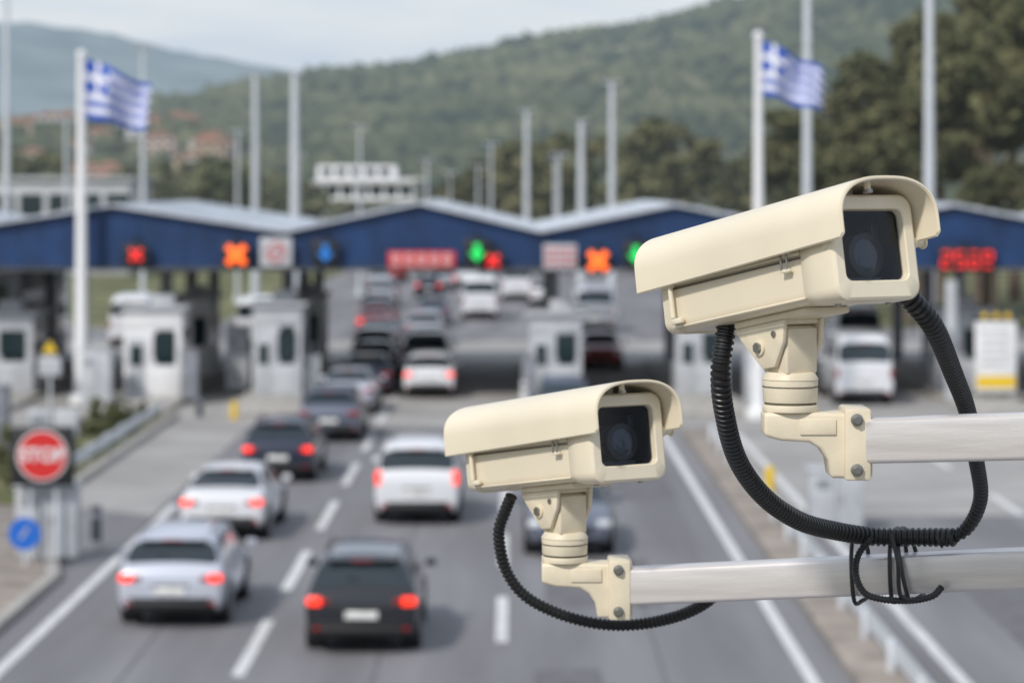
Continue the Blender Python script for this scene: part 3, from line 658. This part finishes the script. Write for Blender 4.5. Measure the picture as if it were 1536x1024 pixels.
while k<N:
    y=430+1120*random.random()**.8; x=random.uniform(-.215,.215)*y
    dn=noise.noise(Vector((x*.012,y*.012,5)))
    if dn<-.25 and random.random()<.7: continue
    if abs(x+100)<45 and 520<y<700 and random.random()<.5: continue
    r=random.uniform(1.9,4.1)*(.7+.4*y/1500); j=1+.2*rng.normal(size=(len(bv),1))
    P=bv*j*np.array([r,r,r*random.uniform(.7,1.2)])+np.array([x,y,hh(x,y)+r*.45])
    AV.append(P);AF.append(bf+off);off+=len(bv);k+=1
AV=np.concatenate(AV);AF=np.concatenate(AF)
crown=mat('hill_woodland_foliage',(.035,.050,.030),.95,col2=(.115,.122,.068),var=.15,scale=.03,detail=9); haze_glow(crown,400,1500,.13,.30)
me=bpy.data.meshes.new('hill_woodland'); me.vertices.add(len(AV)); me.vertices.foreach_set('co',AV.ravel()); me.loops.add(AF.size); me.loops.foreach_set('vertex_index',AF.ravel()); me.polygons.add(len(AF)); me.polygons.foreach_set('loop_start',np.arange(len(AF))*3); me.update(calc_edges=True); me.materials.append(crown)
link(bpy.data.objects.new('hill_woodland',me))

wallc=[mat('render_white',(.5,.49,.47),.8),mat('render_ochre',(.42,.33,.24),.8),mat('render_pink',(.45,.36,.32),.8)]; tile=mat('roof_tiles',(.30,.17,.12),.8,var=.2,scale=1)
for q in wallc+[tile]: haze_glow(q,300,1200,.08,.22)
m=MB()
for i in range(46):
    y=random.uniform(520,760); x=random.uniform(-.187,-.11)*y; z=hh(x,y)-.5
    w,d,h=random.uniform(5,8),random.uniform(5,7),random.uniform(3.5,5.5); mt=random.choice([0,0,1,2])
    m.box((x,y,z+h/2),(w,d,h),mt); m.prism([(-w/2-.3,0),(w/2+.3,0),(0,1.3)],d+.6,3,M=Matrix.Translation((x,y,z+h)))
    for a in range(3):
        for b_ in range(2): m.box((x-w/3+a*w/3,y-d/2-.03,z+h*(.3+.42*b_)),(.9,.08,1.0),4)
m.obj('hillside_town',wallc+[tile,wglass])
root=empty('office_building',(-22.5,405,0)); m=MB(); m.box((0,0,4),(15.5,12,8),0,.05); m.box((-1,2,9.1),(12,8,3),0,.05); m.box((0,-6.4,5.5),(15.8,.9,.35),0); m.box((0,-6.4,8.1),(15.8,.9,.35),0); m.box((1.2,-.2,8.5),(16,12.6,.3),0); m.obj('walls',[white],root)
m=MB(); 
for zz in (6.7,4.0): 
    for i in range(7): m.box((-6.6+i*2.2,-6.03,zz),(1.7,.1,1.5),0)
for i in range(5): m.box((-5.5+i*2.2,-2.03,9.6),(1.6,.1,1.1),0)
m.obj('windows',[wglass],root)
root=empty('warehouse',(-39,230,0)); m=MB(); m.box((0,0,4),(14,14,8),0,.05); m.obj('walls',[lgrey],root); m=MB()
for i in range(6): m.box((-6+i*2.4,-7.03,5.8),(1.9,.1,2.0),0)
m.obj('windows',[wglass],root); m=MB(); m.box((0,0,8.1),(14.8,14.8,.3),0); m.obj('roof',[lgrey],root)

# ------------------------------------------------------------ world, sun, camera
az_from=Vector((-.52,-.75,0)).normalized(); el=43
w=bpy.data.worlds.new('World'); scene.world=w; w.use_nodes=True; nt=w.node_tree; bg=nt.nodes['Background']
sky=nt.nodes.new('ShaderNodeTexSky'); sky.sky_type='NISHITA'; sky.sun_disc=False; sky.sun_elevation=R(el); sky.sun_rotation=math.atan2(az_from.x,az_from.y)
sky.air_density=1.2; sky.dust_density=1.2
tc=nt.nodes.new('ShaderNodeTexCoord'); mp=nt.nodes.new('ShaderNodeMapping'); mp.inputs['Scale'].default_value=(1,1,6)
ns=nt.nodes.new('ShaderNodeTexNoise'); ns.inputs['Scale'].default_value=6; ns.inputs['Detail'].default_value=8
rp=nt.nodes.new('ShaderNodeValToRGB'); rp.color_ramp.elements[0].position=.4; rp.color_ramp.elements[1].position=.6; rp.color_ramp.elements[0].color=(4.0,4.65,5.7,1); rp.color_ramp.elements[1].color=(5.3,5.6,6.1,1)
mixn=nt.nodes.new('ShaderNodeMix'); mixn.data_type='RGBA'; mixn.inputs[0].default_value=.85
L=nt.links.new; L(tc.outputs['Generated'],mp.inputs[0]); L(mp.outputs[0],ns.inputs['Vector']); L(ns.outputs['Fac'],rp.inputs[0]); L(rp.outputs[0],mixn.inputs[7]); L(sky.outputs[0],mixn.inputs[6]); L(mixn.outputs[2],bg.inputs[0])
bg.inputs[1].default_value=.14
sun=bpy.data.lights.new('sun','SUN'); sun.energy=2.9; sun.angle=R(4); sun.color=(1,.955,.89); so=link(bpy.data.objects.new('sun',sun))
d=Vector((az_from.x*math.cos(R(el)),az_from.y*math.cos(R(el)),math.sin(R(el)))); so.rotation_euler=d.to_track_quat('Z','Y').to_euler(); so.location=(0,-10,30)
cam=bpy.data.cameras.new('camera'); co=link(bpy.data.objects.new('camera',cam)); co.location=(0,0,7.4); co.rotation_euler=(R(90),0,0)
cam.lens=93.75; cam.sensor_width=36; cam.shift_y=-232/1536; cam.clip_end=9000; cam.clip_start=.1
cam.dof.use_dof=True; cam.dof.focus_distance=3.58; cam.dof.aperture_fstop=93.75/16.0
scene.camera=co
